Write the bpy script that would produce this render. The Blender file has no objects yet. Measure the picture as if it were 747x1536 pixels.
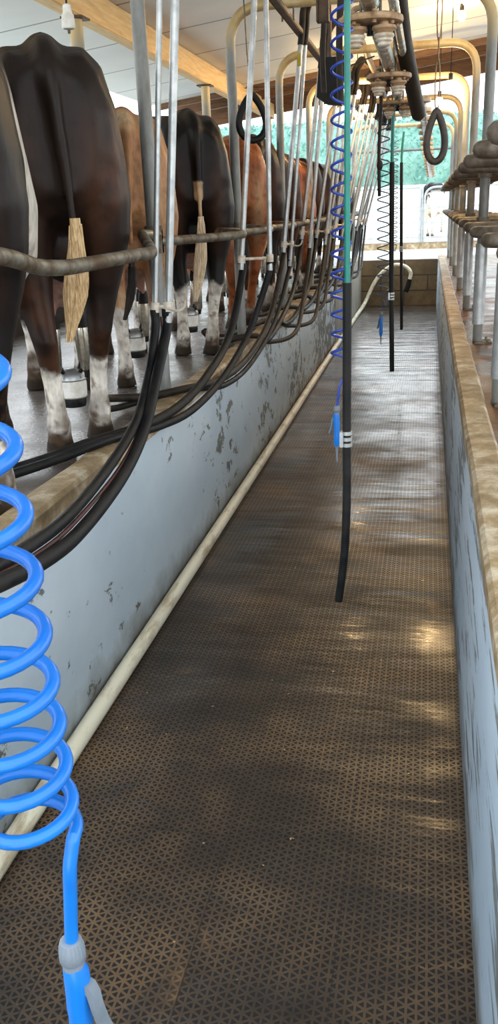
import bpy, bmesh, math, random
from mathutils import Vector, Matrix, noise
random.seed(7)
SC = bpy.context.scene
COL = SC.collection
PI = math.pi

# ------------------------------------------------------------------ materials
def lin(c):
    return tuple((v/12.92 if v <= .04045 else ((v+.055)/1.055)**2.4) for v in c)
def rgb(r, g, b):
    return lin((r/255, g/255, b/255)) + (1,)

class NT:
    def __init__(s, name):
        s.m = bpy.data.materials.new(name); s.m.use_nodes = True
        s.t = s.m.node_tree; s.t.nodes.clear()
        s.out = s.n('ShaderNodeOutputMaterial')
        s.b = s.n('ShaderNodeBsdfPrincipled')
        s.l(s.b.outputs[0], s.out.inputs[0])
        s.co = s.n('ShaderNodeTexCoord').outputs['Object']
    def n(s, k, **kw):
        n = s.t.nodes.new(k)
        for a, v in kw.items(): setattr(n, a, v)
        return n
    def l(s, a, b): s.t.links.new(a, b)
    def set(s, k, v):
        i = s.b.inputs[k]
        if isinstance(v, bpy.types.NodeSocket): s.l(v, i)
        else: i.default_value = v
    def mapping(s, scale=(1,1,1), rot=(0,0,0), src=None):
        n = s.n('ShaderNodeMapping'); n.inputs['Scale'].default_value = scale; n.inputs['Rotation'].default_value = rot
        s.l(src or s.co, n.inputs['Vector']); return n.outputs[0]
    def noise(s, scale, detail=4, rough=.6, vec=None, dist=0):
        n = s.n('ShaderNodeTexNoise'); n.inputs['Scale'].default_value = scale
        n.inputs['Detail'].default_value = detail; n.inputs['Roughness'].default_value = rough
        n.inputs['Distortion'].default_value = dist
        s.l(vec or s.co, n.inputs['Vector']); return n.outputs['Fac']
    def ramp(s, fac, stops):
        n = s.n('ShaderNodeValToRGB'); e = n.color_ramp.elements
        while len(e) < len(stops): e.new(.5)
        for i, (p, c) in enumerate(stops):
            e[i].position = p
            e[i].color = c if not isinstance(c, (int, float)) else (c, c, c, 1)
        s.l(fac, n.inputs[0]); return n.outputs[0]
    def mix(s, fac, a, b, mode='MIX'):
        n = s.n('ShaderNodeMix'); n.data_type = 'RGBA'; n.blend_type = mode
        if isinstance(fac, (int, float)): n.inputs[0].default_value = fac
        else: s.l(fac, n.inputs[0])
        for sock, v in ((n.inputs[6], a), (n.inputs[7], b)):
            if isinstance(v, tuple): sock.default_value = v
            else: s.l(v, sock)
        return n.outputs[2]
    def math(s, op, a, b=0.0, c=None):
        n = s.n('ShaderNodeMath'); n.operation = op
        for i, v in enumerate((a, b, c)):
            if v is None: continue
            if isinstance(v, (int, float)): n.inputs[i].default_value = v
            else: s.l(v, n.inputs[i])
        return n.outputs[0]
    def sep(s, src=None):
        n = s.n('ShaderNodeSeparateXYZ'); s.l(src or s.co, n.inputs[0]); return n.outputs
    def bump(s, h, strength=.3, dist=.01):
        n = s.n('ShaderNodeBump'); n.inputs['Strength'].default_value = strength; n.inputs['Distance'].default_value = dist
        s.l(h, n.inputs['Height']); s.l(n.outputs[0], s.b.inputs['Normal'])

def simple(name, c1, c2=None, scale=20, rough=.5, metal=0, bump=0, r2=None, lo=.4, hi=.62, stretch=(1,1,1), spec=.5):
    k = NT(name); k.set('Specular IOR Level', spec)
    f = k.noise(scale, 5, .65, k.mapping(stretch))
    if c2: k.set('Base Color', k.ramp(f, [(lo, c1), (hi, c2)]))
    else: k.set('Base Color', c1)
    if r2 is not None: k.set('Roughness', k.ramp(f, [(lo, rough), (hi, r2)]))
    else: k.set('Roughness', rough)
    k.set('Metallic', metal)
    if bump: k.bump(k.noise(scale*3, 4), bump, .005)
    return k.m

M = {}
M['galv'] = simple('galvanised_steel', rgb(186,190,190), rgb(166,170,171), 16, .36, .7, .02, .46)
M['galv_dirty'] = simple('dirty_galvanised_steel', rgb(128,122,108), rgb(92,84,70), 22, .5, .35, .15, .65)
M['rail'] = simple('rail_steel', rgb(112,108,96), rgb(78,60,40), 18, .4, .35, .12, .6)
M['rail_right'] = simple('muddy_rail', rgb(122,112,98), rgb(84,72,58), 14, .5, .1, .2, .7)
M['steel'] = simple('stainless_steel', rgb(190,186,176), rgb(150,140,122), 14, .25, .9, .03, .4)
M['rust_plate'] = simple('stained_bracket_steel', rgb(176,146,112), rgb(128,98,70), 16, .5, .35, .15, .7)
M['rubber'] = simple('black_rubber', rgb(17,18,20), rgb(34,32,30), 12, .42, 0, .08, .6, spec=.22)
M['rubber_brown'] = simple('dusty_rubber', rgb(30,26,22), rgb(56,46,36), 14, .5, 0, .08, .65, spec=.22)
M['rubber_grey'] = simple('grey_rubber', rgb(52,44,38), rgb(78,68,58), 14, .55, 0, .08)
M['blue'] = simple('blue_plastic', rgb(12,110,196), rgb(8,96,180), 6, .3)
M['blue_dark'] = simple('dark_blue_plastic', rgb(40,72,170), rgb(30,56,140), 8, .3)
M['blue_grey'] = simple('weathered_blue_plastic', rgb(72,92,120), rgb(56,70,96), 8, .4)
M['green'] = simple('green_hose', rgb(14,128,116), rgb(10,108,98), 8, .4)
M['grey_plastic'] = simple('grey_plastic', rgb(112,122,132), rgb(94,102,110), 8, .4)
M['white_plastic'] = simple('white_plastic', rgb(236,234,228), rgb(208,204,192), 16, .35)
M['ring'] = simple('beige_ring', rgb(196,172,142), rgb(152,124,96), 24, .45, .1, .05)
M['red'] = simple('dark_red_rubber', rgb(66,26,25), rgb(44,20,19), 10, .45)
M['cup'] = simple('milky_plastic', rgb(214,206,192), rgb(178,160,136), 24, .35, 0, .05)
M['cream_pipe'] = simple('cream_pvc', rgb(234,224,198), rgb(160,138,102), 16, .45, 0, .1, None, .5, .72, (1,.25,1))
M['brown_steel'] = simple('brown_steel', rgb(98,76,56), rgb(66,50,38), 12, .55, .3, .1)
M['yellow'] = simple('yellow_plastic', rgb(206,190,40), rgb(180,160,30), 10, .5)
M['timber'] = simple('yellow_timber', rgb(246,214,156), rgb(222,180,118), 7, .6, 0, .15, None, .35, .7, (6,.5,6))
M['timber_dark'] = simple('dark_timber', rgb(128,92,60), rgb(90,62,40), 7, .65, 0, .15, None, .35, .7, (.8,5,5))
M['hair'] = simple('cream_tail_hair', rgb(224,196,150), rgb(164,126,80), 40, .6, 0, .3, None, .35, .65, (4,4,.6))
M['hair_white'] = simple('white_tail_hair', rgb(238,222,194), rgb(186,156,116), 40, .6, 0, .3, None, .35, .65, (4,4,.6))
M['hair_dark'] = simple('dark_tail_hair', rgb(44,32,26), rgb(24,18,16), 26, .6, 0, .3, None, .35, .65, (4,4,.6))

def arch_paint():
    k = NT('cream_arch_paint')
    z = k.sep()[2]
    f = k.noise(9, 5, .7, k.mapping((1,1,.4)))
    paint = k.ramp(f, [(.35, rgb(222,200,150)), (.7, rgb(190,160,108))])
    bare = k.ramp(f, [(.35, rgb(138,141,139)), (.7, rgb(104,101,92))])
    h = k.math('ADD', z, k.math('MULTIPLY', f, .5))
    k.set('Base Color', k.mix(k.ramp(k.math('MULTIPLY', h, .333), [(.66, 0), (.74, 1)]), bare, paint))
    k.set('Roughness', .45); k.set('Metallic', .15); k.bump(f, .1, .004)
    return k.m
M['arch'] = arch_paint()

def floor_mat():
    k = NT('perforated_rubber_mat')
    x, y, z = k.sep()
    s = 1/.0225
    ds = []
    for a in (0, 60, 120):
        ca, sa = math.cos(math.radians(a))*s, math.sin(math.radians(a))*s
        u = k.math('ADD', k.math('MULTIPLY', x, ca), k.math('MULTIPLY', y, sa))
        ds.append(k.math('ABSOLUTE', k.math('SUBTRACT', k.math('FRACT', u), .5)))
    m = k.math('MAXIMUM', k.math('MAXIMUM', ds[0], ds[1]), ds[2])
    # joints between the square mats
    def joint(v, off, per):
        q = k.math('ABSOLUTE', k.math('SUBTRACT', k.math('FRACT', k.math('DIVIDE', k.math('ADD', v, off), per)), .5))
        return k.math('GREATER_THAN', q, .5-.0022/per)
    jt = k.math('MAXIMUM', joint(x, .17+3.45, .345), joint(k.math('ADD', y, k.math('MULTIPLY', x, .02)), 0.12, .69))
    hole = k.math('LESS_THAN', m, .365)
    big = k.noise(1.6, 6, .62)
    mud = k.noise(3.2, 5, .7, k.mapping((1, .7, 1)), .5)
    fine = k.noise(60, 3)
    rub = k.ramp(big, [(.34, rgb(38,32,28)), (.5, rgb(74,59,46)), (.64, rgb(116,90,63))])
    rub = k.mix(k.ramp(mud, [(.62, 0), (.78, .75)]), rub, rgb(150,112,72))
    spk = k.ramp(k.noise(34, 2, .5), [(.745, 0), (.76, 1)])
    rub = k.mix(k.math('MULTIPLY', spk, .8), rub, rgb(206,176,130))
    hole_shade_mud = k.mix(k.ramp(mud, [(.6, 0), (.72, .7)]), rgb(22,18,16), rgb(92,68,46))  # recess shade of the holes painted near-black, browner where mud fills them
    c = k.mix(hole, rub, hole_shade_mud)
    c = k.mix(k.math('MULTIPLY', jt, .7), c, rgb(30,25,20))
    k.set('Base Color', c)
    wet = k.noise(2.3, 5, .65, k.mapping((.7, 1.6, 1)), .6)
    r = k.ramp(wet, [(.36, .3), (.52, .42), (.68, .58)])
    k.set('Roughness', k.mix(hole, r, (.7,.7,.7,1)))
    k.set('Specular IOR Level', .5)
    und = k.noise(4.0, 3, .5, k.mapping((.35, 1.7, 1)))
    h = k.math('ADD', k.math('MULTIPLY', k.math('SUBTRACT', 1.0, k.math('MAXIMUM', hole, jt)), .0035),
               k.math('ADD', k.math('MULTIPLY', und, .03), k.math('MULTIPLY', fine, .0012)))
    k.bump(h, .7, 1.0)
    # film of wash water, deeper towards the washed far end
    wt = k.math('ADD', k.noise(1.1, 5, .65, k.mapping((.9, 1.3, 1)), .4), k.math('MULTIPLY', k.math('SUBTRACT', y, 4.0), .035))
    k.set('Coat Weight', k.ramp(wt, [(.45, .0), (.72, .9)]))
    k.set('Coat Roughness', k.ramp(k.noise(5, 4, .6), [(.35, .10), (.65, .22)]))
    cn = k.n('ShaderNodeBump'); cn.inputs['Strength'].default_value = .55; cn.inputs['Distance'].default_value = 1.0
    k.l(k.math('ADD', k.math('MULTIPLY', und, .02), k.math('MULTIPLY', k.math('SUBTRACT', 1.0, hole), .0008)), cn.inputs['Height'])
    k.l(cn.outputs[0], k.b.inputs['Coat Normal'])
    return k.m
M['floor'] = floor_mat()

def wall_mat(name, paint, paint2, bare, ymax=None, thr=.58, st=(1,.7,1)):
    k = NT(name)
    x, y, z = k.sep()
    f = k.noise(1.7, 6, .62, k.mapping((1,.5,.8)))
    p = k.ramp(f, [(.35, paint), (.65, paint2)])
    peel = k.noise(11, 7, .68, k.mapping(st), .3)
    zone = k.noise(1.3, 3, .5)
    pk = k.math('ADD', peel, k.math('MULTIPLY', k.math('SUBTRACT', zone, .5), .55))
    if ymax:   # paint gives out towards the far end
        pk = k.math('ADD', pk, k.math('MULTIPLY', k.math('SUBTRACT', y, ymax), .02))
    mask = k.ramp(pk, [(thr, 0), (thr+.03, 1)])
    bn = k.ramp(k.noise(25, 4), [(.35, bare), (.65, tuple(v*1.5 for v in bare[:3])+(1,))])
    c = k.mix(mask, p, bn)
    # grime splash along the foot of the wall
    low = k.math('ADD', z, k.math('MULTIPLY', k.math('SUBTRACT', k.noise(6, 4), .5), .25))
    c = k.mix(k.ramp(low, [(.02, .75), (.16, 0)]), c, rgb(96,84,66))
    # worn edge under the coping
    top = k.math('ADD', z, k.math('MULTIPLY', k.math('SUBTRACT', k.noise(14, 5), .5), .12))
    c = k.mix(k.ramp(top, [(.80, 0), (.83, 1)]), c, rgb(150,122,84))
    k.set('Base Color', c); k.set('Roughness', .55)
    k.bump(k.math('SUBTRACT', k.math('MULTIPLY', k.noise(40, 4), .3), mask), .35, .004)
    return k.m
M['wall_left'] = wall_mat('peeling_pale_blue_paint', rgb(190,200,206), rgb(168,182,191), rgb(92,93,88), 9.5, .532)
M['wall_right'] = wall_mat('peeling_blue_white_paint', rgb(192,203,213), rgb(170,186,200), rgb(104,107,106), None, .54, (1,.22,2.4))

def block_mat():
    k = NT('stained_concrete_blocks')
    x, y, z = k.sep()
    n = k.n('ShaderNodeTexBrick'); n.inputs['Scale'].default_value = 1
    n.inputs['Brick Width'].default_value = .8; n.inputs['Row Height'].default_value = .26
    n.inputs['Mortar Size'].default_value = .012
    n.inputs['Color1'].default_value = rgb(128,106,72); n.inputs['Color2'].default_value = rgb(110,90,60)
    n.inputs['Mortar'].default_value = rgb(58,46,32)
    cm = k.n('ShaderNodeCombineXYZ'); k.l(x, cm.inputs[0]); k.l(z, cm.inputs[1])
    k.l(cm.outputs[0], n.inputs['Vector'])
    f = k.noise(4, 6, .7)
    k.set('Base Color', k.mix(k.ramp(f, [(.35, 0), (.65, .8)]), n.outputs[0], rgb(76,60,40)))
    k.set('Roughness', .7); k.bump(f, .3, .01); return k.m
M['block'] = block_mat()

def concrete(name, c1, c2, c3, r1, r2, scale=3, bump=.4):
    k = NT(name)
    f = k.noise(scale, 7, .68); g = k.noise(scale*14, 4, .6)
    c = k.ramp(f, [(.3, c1), (.5, c2), (.7, c3)])
    c = k.mix(k.ramp(g, [(.35, .0), (.7, .35)]), c, c1)
    k.set('Base Color', c)
    k.set('Roughness', k.ramp(k.noise(scale*.8, 5, .6), [(.35, r1), (.65, r2)]))
    k.bump(k.math('ADD', k.math('MULTIPLY', f, .4), k.math('MULTIPLY', g, .6)), bump, .008)
    return k.m
M['platform_left'] = concrete('wet_dark_concrete', rgb(78,68,60), rgb(104,96,90), rgb(126,116,106), .16, .42, 4, .5)
M['platform_right'] = concrete('rusty_wet_concrete', rgb(70,40,18), rgb(106,66,32), rgb(132,90,50), .16, .5, 3, .5)
M['coping'] = concrete('worn_tan_concrete', rgb(112,92,64), rgb(156,132,96), rgb(212,198,174), .4, .7, 9, .6)
M['yard'] = concrete('pale_yard_concrete', rgb(205,203,194), rgb(222,220,212), rgb(232,230,224), .7, .9, .6, .2)
M['kerb_dark'] = concrete('dark_mossy_block', rgb(44,36,30), rgb(66,54,44), rgb(86,72,58), .6, .8, 5, .5)

def ceiling_mat():
    k = NT('pale_roof_sheet')
    x, y, z = k.sep()
    f = k.noise(1.2, 5, .6)
    c = k.ramp(f, [(.3, rgb(222,228,230)), (.7, rgb(238,240,238))])
    j = k.math('ABSOLUTE', k.math('SUBTRACT', k.math('FRACT', k.math('DIVIDE', y, 1.05)), .5))
    jm = k.math('GREATER_THAN', j, .488)
    c = k.mix(jm, c, rgb(134,134,130))
    k.set('Base Color', c); k.set('Roughness', .5)
    k.bump(k.math('SUBTRACT', 1, jm), .5, .01)
    return k.m
M['ceiling'] = ceiling_mat()

def coat_mat():
    k = NT('cow_coat')
    a = k.n('ShaderNodeAttribute'); a.attribute_name = 'coat'
    f = k.noise(60, 4, .6, k.mapping((1,1,.35)))
    k.set('Base Color', k.mix(k.ramp(f, [(.3, .35), (.7, 0)]), a.outputs['Color'], (.02,.012,.008,1)))
    k.set('Roughness', .42); k.set('Specular IOR Level', .16)
    k.bump(f, .25, .004); return k.m
M['coat'] = coat_mat()

def leaf_mat():
    k = NT('hedge_leaves')
    f = k.noise(1.3, 5, .7)
    k.set('Base Color', k.ramp(f, [(.3, rgb(98,152,140)), (.7, rgb(160,202,188))])); k.set('Roughness', .6)  # leaf tones whitened, distant haze and overexposure put into the colour
    return k.m
M['leaf'] = leaf_mat()
M['grass'] = simple('short_grass', rgb(120,160,70), rgb(170,196,110), 5, .8)
def bulb_mat():
    k = NT('lit_bulb'); k.set('Base Color', (1,.8,.5,1))
    k.set('Emission Color', (1,.66,.30,1)); k.set('Emission Strength', 480.0); return k.m
M['bulb'] = bulb_mat()

# ------------------------------------------------------------------ mesh helpers
class MB:
    def __init__(s): s.v = []; s.f = []
    def add(s, vs, fs):
        o = len(s.v); s.v += [tuple(p) for p in vs]; s.f += [[i+o for i in f] for f in fs]; return s
    def loft(s, rings, cap=True, closed=False):
        n = len(rings[0]); vs = [p for r in rings for p in r]; fs = []
        m = len(rings)
        for i in range(m if closed else m-1):
            a, b = i*n, ((i+1) % m)*n
            for j in range(n):
                k = (j+1) % n
                fs.append([a+j, a+k, b+k, b+j])
        if cap and not closed:
            fs.append(list(range(n))[::-1]); fs.append([(m-1)*n+j for j in range(n)])
        return s.add(vs, fs)
    def tube(s, pts, r, n=10, closed=False, cap=True):
        pts = [Vector(p) for p in pts]; m = len(pts)
        rs = r if isinstance(r, (list, tuple)) else [r]*m
        T = []
        for i in range(m):
            a = pts[(i-1) % m] if (closed or i > 0) else pts[i]
            b = pts[(i+1) % m] if (closed or i < m-1) else pts[i]
            t = (b-a); T.append(t.normalized() if t.length > 1e-9 else Vector((0,0,1)))
        ref = Vector((0,0,1)) if abs(T[0].z) < .9 else Vector((1,0,0))
        u = T[0].cross(ref).normalized(); rings = []
        for i in range(m):
            u = (u - T[i]*u.dot(T[i])).normalized(); w = T[i].cross(u)
            rings.append([pts[i] + (u*math.cos(2*PI*j/n) + w*math.sin(2*PI*j/n))*rs[i] for j in range(n)])
        return s.loft(rings, cap, closed)
    def cyl(s, a, b, r, n=14, r2=None): return s.tube([a, b], [r, r if r2 is None else r2], n)
    def lathe(s, prof, c=(0,0,0), n=20):
        c = Vector(c)
        return s.loft([[c+Vector((r*math.cos(2*PI*j/n), r*math.sin(2*PI*j/n), z)) for j in range(n)] for r, z in prof])
    def box(s, x0, x1, y0, y1, z0, z1, bev=0):
        bm = bmesh.new(); bmesh.ops.create_cube(bm, size=1)
        for v in bm.verts: v.co = Vector((x0+(v.co.x+.5)*(x1-x0), y0+(v.co.y+.5)*(y1-y0), z0+(v.co.z+.5)*(z1-z0)))
        if bev: bmesh.ops.bevel(bm, geom=bm.edges[:], offset=bev, segments=2, affect='EDGES')
        bm.verts.index_update()
        s.add([v.co for v in bm.verts], [[v.index for v in f.verts] for f in bm.faces]); bm.free(); return s
    def ball(s, c, rx, ry=None, rz=None, n=14, m=9):
        ry = ry or rx; rz = rz or rx; c = Vector(c); rings = []
        for i in range(m+1):
            a = -PI/2 + PI*(i/m)*.999+.0005
            rings.append([c+Vector((rx*math.cos(a)*math.cos(2*PI*j/n), ry*math.cos(a)*math.sin(2*PI*j/n), rz*math.sin(a))) for j in range(n)])
        return s.loft(rings)
    def mesh(s, name, mat=None, ang=40):
        me = bpy.data.meshes.new(name); me.from_pydata(s.v, [], s.f); me.update()
        bm = bmesh.new(); bm.from_mesh(me); bmesh.ops.recalc_face_normals(bm, faces=bm.faces[:]); bm.to_mesh(me); bm.free()
        if mat: me.materials.append(M[mat] if isinstance(mat, str) else mat)
        me.polygons.foreach_set('use_smooth', [True]*len(me.polygons))
        me.set_sharp_from_angle(angle=math.radians(ang))
        return me
    def build(s, name, mat, parent=None, ang=40):
        o = bpy.data.objects.new(name, s.mesh(name, mat, ang)); COL.objects.link(o)
        if parent: o.parent = parent
        return o

def tag(o, label=None, cat=None, group=None, kind=None):
    if label: o['label'] = label
    if cat: o['category'] = cat
    if group: o['group'] = group
    if kind: o['kind'] = kind
    return o
def thing(name, loc, label, cat, group=None, rz=0):
    o = bpy.data.objects.new(name, None); COL.objects.link(o); o.empty_display_size = .1
    o.location = loc; o.rotation_euler = (0, 0, rz)
    return tag(o, label, cat, group)
def dup(root, loc=None, rz=None, label=None):
    r = root.copy(); COL.objects.link(r)
    if loc is not None: r.location = loc
    if rz is not None: r.rotation_euler = (0, 0, rz)
    if label: r['label'] = label
    for ch in list(root.children):
        c = ch.copy(); COL.objects.link(c); c.parent = r
        for g in ch.children:
            d = g.copy(); COL.objects.link(d); d.parent = c
    return r
def struct(o, label=None): o['kind'] = 'structure'; return tag(o, label) if label else o
def spline(pts, n=8):
    P = [Vector(p) for p in pts]; out = []
    for i in range(len(P)-1):
        a = P[i-1] if i else P[0]*2-P[1]
        b, c = P[i], P[i+1]
        d = P[i+2] if i+2 < len(P) else P[-1]*2-P[-2]
        for k in range(n):
            t = k/n
            out.append(.5*((2*b)+(c-a)*t+(2*a-5*b+4*c-d)*t*t+(3*b-a-3*c+d)*t**3))
    out.append(P[-1]); return out
def fillet(pts, r, n=6):
    P = [Vector(p) for p in pts]; out = [P[0]]
    for i in range(1, len(P)-1):
        a = (P[i-1]-P[i]); b = (P[i+1]-P[i]); q = min(r, a.length*.48, b.length*.48)
        s, e = P[i]+a.normalized()*q, P[i]+b.normalized()*q
        for k in range(n+1):
            t = k/n; out.append(s*(1-t)**2+P[i]*2*t*(1-t)+e*t*t)
    out.append(P[-1]); return out
ORD = ['first','second','third','fourth','fifth','sixth','seventh','eighth','ninth','tenth','eleventh','twelfth','thirteenth','fourteenth']

# ------------------------------------------------------------------ setting
PZ = .82       # platform level above the pit floor
Y0, Y1 = -1.2, 15.65
XL, XR = -1.15, .165
KR = .265      # outer edge of the right coping
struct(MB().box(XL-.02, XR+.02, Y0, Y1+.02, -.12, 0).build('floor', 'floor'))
def sloped_wall(name, xa, xb, xc, mat, cop):
    # xa: foot of the face, xb: its top edge, xc: outer side
    m = MB(); n = 60
    rings = []
    for i in range(n+1):
        y = Y0+(Y1-Y0)*i/n
        w = .006*noise.noise(Vector((y*.9, xa*7, 0)))
        rings.append([(xa, y, -.1), (xa*.5+xb*.5+w*.6, y, .4), (xb+w, y, .815), (xb+w+(.006 if xc > xb else -.006), y, .828), (xc, y, .828), (xc, y, -.1)])
    m.loft(rings); struct(m.build(name, mat))
    m = MB(); rings = []
    n = 220
    for i in range(n+1):
        y = Y0+(Y1-Y0)*i/n
        w = .006*noise.noise(Vector((y*.9, xa*7, 0)))
        q = .009*noise.noise(Vector((y*4, xa, 3))); q2 = .012*noise.noise(Vector((y*3, xa, 9)))
        sg = 1 if xc > xb else -1
        rings.append([(xb+w-sg*(.003+.2*abs(q)), y, .79), (xb+w-sg*.004, y, .838+q*.3), (xb+w+sg*.008, y, .852+q*.3), (xb+sg*.05, y, .855+q*.5),
                      (xc-sg*.008+q2, y, .853+q*.4), (xc+sg*.006+q2, y, .838), (xc+q2, y, .78)])
    m.loft(rings); struct(m.build(cop, 'coping'))
sloped_wall('wall_left', XL, XL-.0, -1.255, 'wall_left', 'trim_1')
sloped_wall('wall_right', .152, XR, KR, 'wall_right', 'trim_2')
# unpainted block courses at the far end of the left wall
struct(MB().box(-1.16, -1.143, 11.2, Y1, 0, .80).build('trim_3', concrete('grey_block_face', rgb(120,114,100), rgb(142,136,122), rgb(158,152,140), .6, .8, 4)))
struct(MB().box(XL, XR, Y1, Y1+.2, -.1, .775, .008).build('wall_back', 'block'))
def slab(name, x0, x1, mat):
    m = MB(); nx, ny = 24, 150; vs = []; fs = []
    for j in range(ny+1):
        for i in range(nx+1):
            x = x0+(x1-x0)*i/nx; y = Y0+(Y1+.2-Y0)*j/ny
            vs.append((x, y, PZ+.006*noise.noise(Vector((x*2.5, y*2.5, 1)))))
    for j in range(ny):
        for i in range(nx):
            a = j*(nx+1)+i; fs.append([a, a+1, a+nx+2, a+nx+1])
    m.add(vs, fs); m.box(x0, x1, Y0, Y1+.2, .3, PZ-.02)
    return struct(m.build(name, mat))
slab('platform_left', -3.15, -1.25, 'platform_left')
slab('platform_right', .26, 3.3, 'platform_right')
struct(MB().box(-3.32, -3.15, Y0, 15.8, .5, 1.13, .02).build('trim_4', 'kerb_dark'))
# yard around the shed, rising to a bank at the far end
def yard():
    xs = [-60, -30, -12, -6, -3.2, -1.15, .165, 3.2, 6, 12, 30, 60]
    ys = [-30, -12, -1.2, 5, 10, 15.85, 19, 22, 26, 31, 37, 44, 60, 90]
    vs = []; fs = []
    def zz(y): return .77 + (0 if y < 21 else min((y-21)*.085, 2.0))
    for y in ys:
        for x in xs: vs.append((x, y, zz(y)))
    for j in range(len(ys)-1):
        for i in range(len(xs)-1):
            if -3.3 < xs[i] < 3 and -2 < ys[j] < 15.5: continue
            a = j*len(xs)+i; fs.append([a, a+1, a+len(xs)+1, a+len(xs)])
    return MB().add(vs, fs).build('ground', 'yard')
struct(yard())
# grass strip beyond the low kerb on the left
def grass():
    m = MB(); rnd = random.Random(3)
    for _ in range(2600):
        x = rnd.uniform(-6.2, -4.4); y = rnd.uniform(7, 15)
        h = rnd.uniform(.05, .14); a = rnd.uniform(0, PI); dx, dy = .012*math.cos(a), .012*math.sin(a); lx, ly = rnd.uniform(-.04,.04), rnd.uniform(-.04,.04)
        m.add([(x-dx, y-dy, .77), (x+dx, y+dy, .77), (x+lx, y+ly, .77+h)], [[0,1,2]])
    return tag(m.build('grass', 'grass'), 'patchy short green grass beside the yard, beyond the low dark kerb', 'grass', kind='stuff')
grass()

# roof: pale sheets, dark boarded end, timber beams
RS = .12
def roofz(x): return 3.03+RS*(x+2.1)
def roof_slab(m, x0, x1, y0, y1, dz0, dz1):
    vs = []
    for y in (y0, y1):
        vs += [(x0, y, roofz(x0)+dz0), (x1, y, roofz(x1)+dz0), (x1, y, roofz(x1)+dz1), (x0, y, roofz(x0)+dz1)]
    return m.add(vs, [[0,1,2,3],[7,6,5,4],[0,4,5,1],[1,5,6,2],[2,6,7,3],[3,7,4,0]])
RY0 = 1.3
struct(roof_slab(MB(), -3.25, 4.2, RY0, 10.7, 0, .05).build('ceiling', 'ceiling', ang=20))
struct(roof_slab(MB(), -3.25, 4.2, 10.7, 12.7, .16, .2).build('trim_5', 'timber_dark', ang=20))
def cross_beam(y, lab, mat='timber_dark', w=.06, d=.16, x0=-3.2, x1=4.1):
    tag(roof_slab(MB(), x0, x1, y, y+w, -d+.0, -.002 if y < 10.6 else .155).build('roof_beam', mat, ang=20), lab, 'beam', 'crossways roof timbers')
cross_beam(10.72, 'brown crossways timber where the pale roof sheets end', d=.06)
cross_beam(11.65, 'brown crossways timber between the sheet edge and the far eave', d=.04)
cross_beam(12.62, 'brown crossways timber along the far eave of the roof', d=.12, w=.08)
tag(MB().box(-2.2, -2.1, RY0, 12.6, 2.84, 3.025, .006).build('timber_beam', 'timber'), 'long yellow timber beam under the roof above the left row of cows', 'beam')
tag(MB().box(2.3, 2.4, RY0, 12.6, 3.32, 3.55, .006).build('timber_beam', 'timber'), 'long yellow timber beam under the roof at the upper right', 'beam')
for i, (y, l) in enumerate(((5.62, 'cream pipe prop with brown cap plate behind the big black-brown cow'), (8.9, 'cream pipe prop under the timber beam, behind the black cow with the white tail'), (12.38, 'farthest cream pipe prop at the end of the timber beam'))):
    t = thing('roof_prop', (-2.15, y, PZ), l, 'post', 'props under the left timber beam')
    MB().cyl((0,0,0), (0,0,2.84-PZ), .042).build('post', 'arch', t)
    MB().box(-.07,.07,-.07,.07,2.84-PZ-.012,2.84-PZ,.002).build('cap_plate', 'brown_steel', t)

# ------------------------------------------------------------------ arches
AY = [4.0+1.87*i for i in range(7)]
AL, AR, AZ = -1.245, .33, 2.87
arch_words = ['nearest pipe arch, its galvanised left post beside the first steel drop pipes', 'second cream pipe arch from the camera, rounded left corner at the top of the photo',
  'third cream pipe arch from the camera, its whole rounded right corner in view', 'fourth cream pipe arch from the camera', 'fifth cream pipe arch from the camera', 'sixth cream pipe arch, close to the far eave', 'farthest pipe arch with a level cross rail, past the roof']
for i, y in enumerate(AY):
    t = thing('pipe_arch', (0, y, PZ), arch_words[i], 'pipe frame', 'pipe arches spanning the pit')
    h = AZ-PZ
    p = fillet([(AL,0,0),(AL,0,h),(AR,0,h),(AR,0,0)], .22, 8)
    MB().tube(p, .031, 14).build('bent_pipe', 'arch', t)
    for x in (AL-.03 if False else AL, AR):
        m = MB(); m.box(x-.02, x+.09 if x > 0 else x+.03, -.075, .075, -.002, .012, .003)
        if x < 0: m = MB(); m.box(x-.09, x+.02, -.075, .075, -.002, .012, .003)
        for sy in (-.055, .055): m.cyl((x+(.06 if x > 0 else -.06), sy, .01), (x+(.06 if x > 0 else -.06), sy, .028), .01, 6)
        m.build('base_plate', 'galv_dirty', t)
    MB().cyl((AR,0,.12), (AR,0,.62), .038).build('sleeve', 'galv', t)
    if i == 6:
        MB().cyl((AL,0,2.5-PZ), (AR,0,2.5-PZ), .02).build('cross_rail', 'arch', t)
# longitudinal overhead rail that carries the drop pipes
t = thing('overhead_rail', (-.88, 0, AZ-.06), 'brown steel rail running lengthways under the arches, carrying the drop pipes', 'rail')
m = MB(); m.box(-.025,.025,3.0,15.1,-.03,0,.004).box(-.025,-.018,3.0,15.1,-.03,.03); m.build('angle_bar', 'brown_steel', t)
for y in AY[1:6]:
    MB().tube(fillet([(-.035,y,-.04),(-.035,y,.1),(.035,y,.1),(.035,y,-.04)], .03, 4), .006, 6).build('u_bolt', 'galv_dirty', t)

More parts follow.
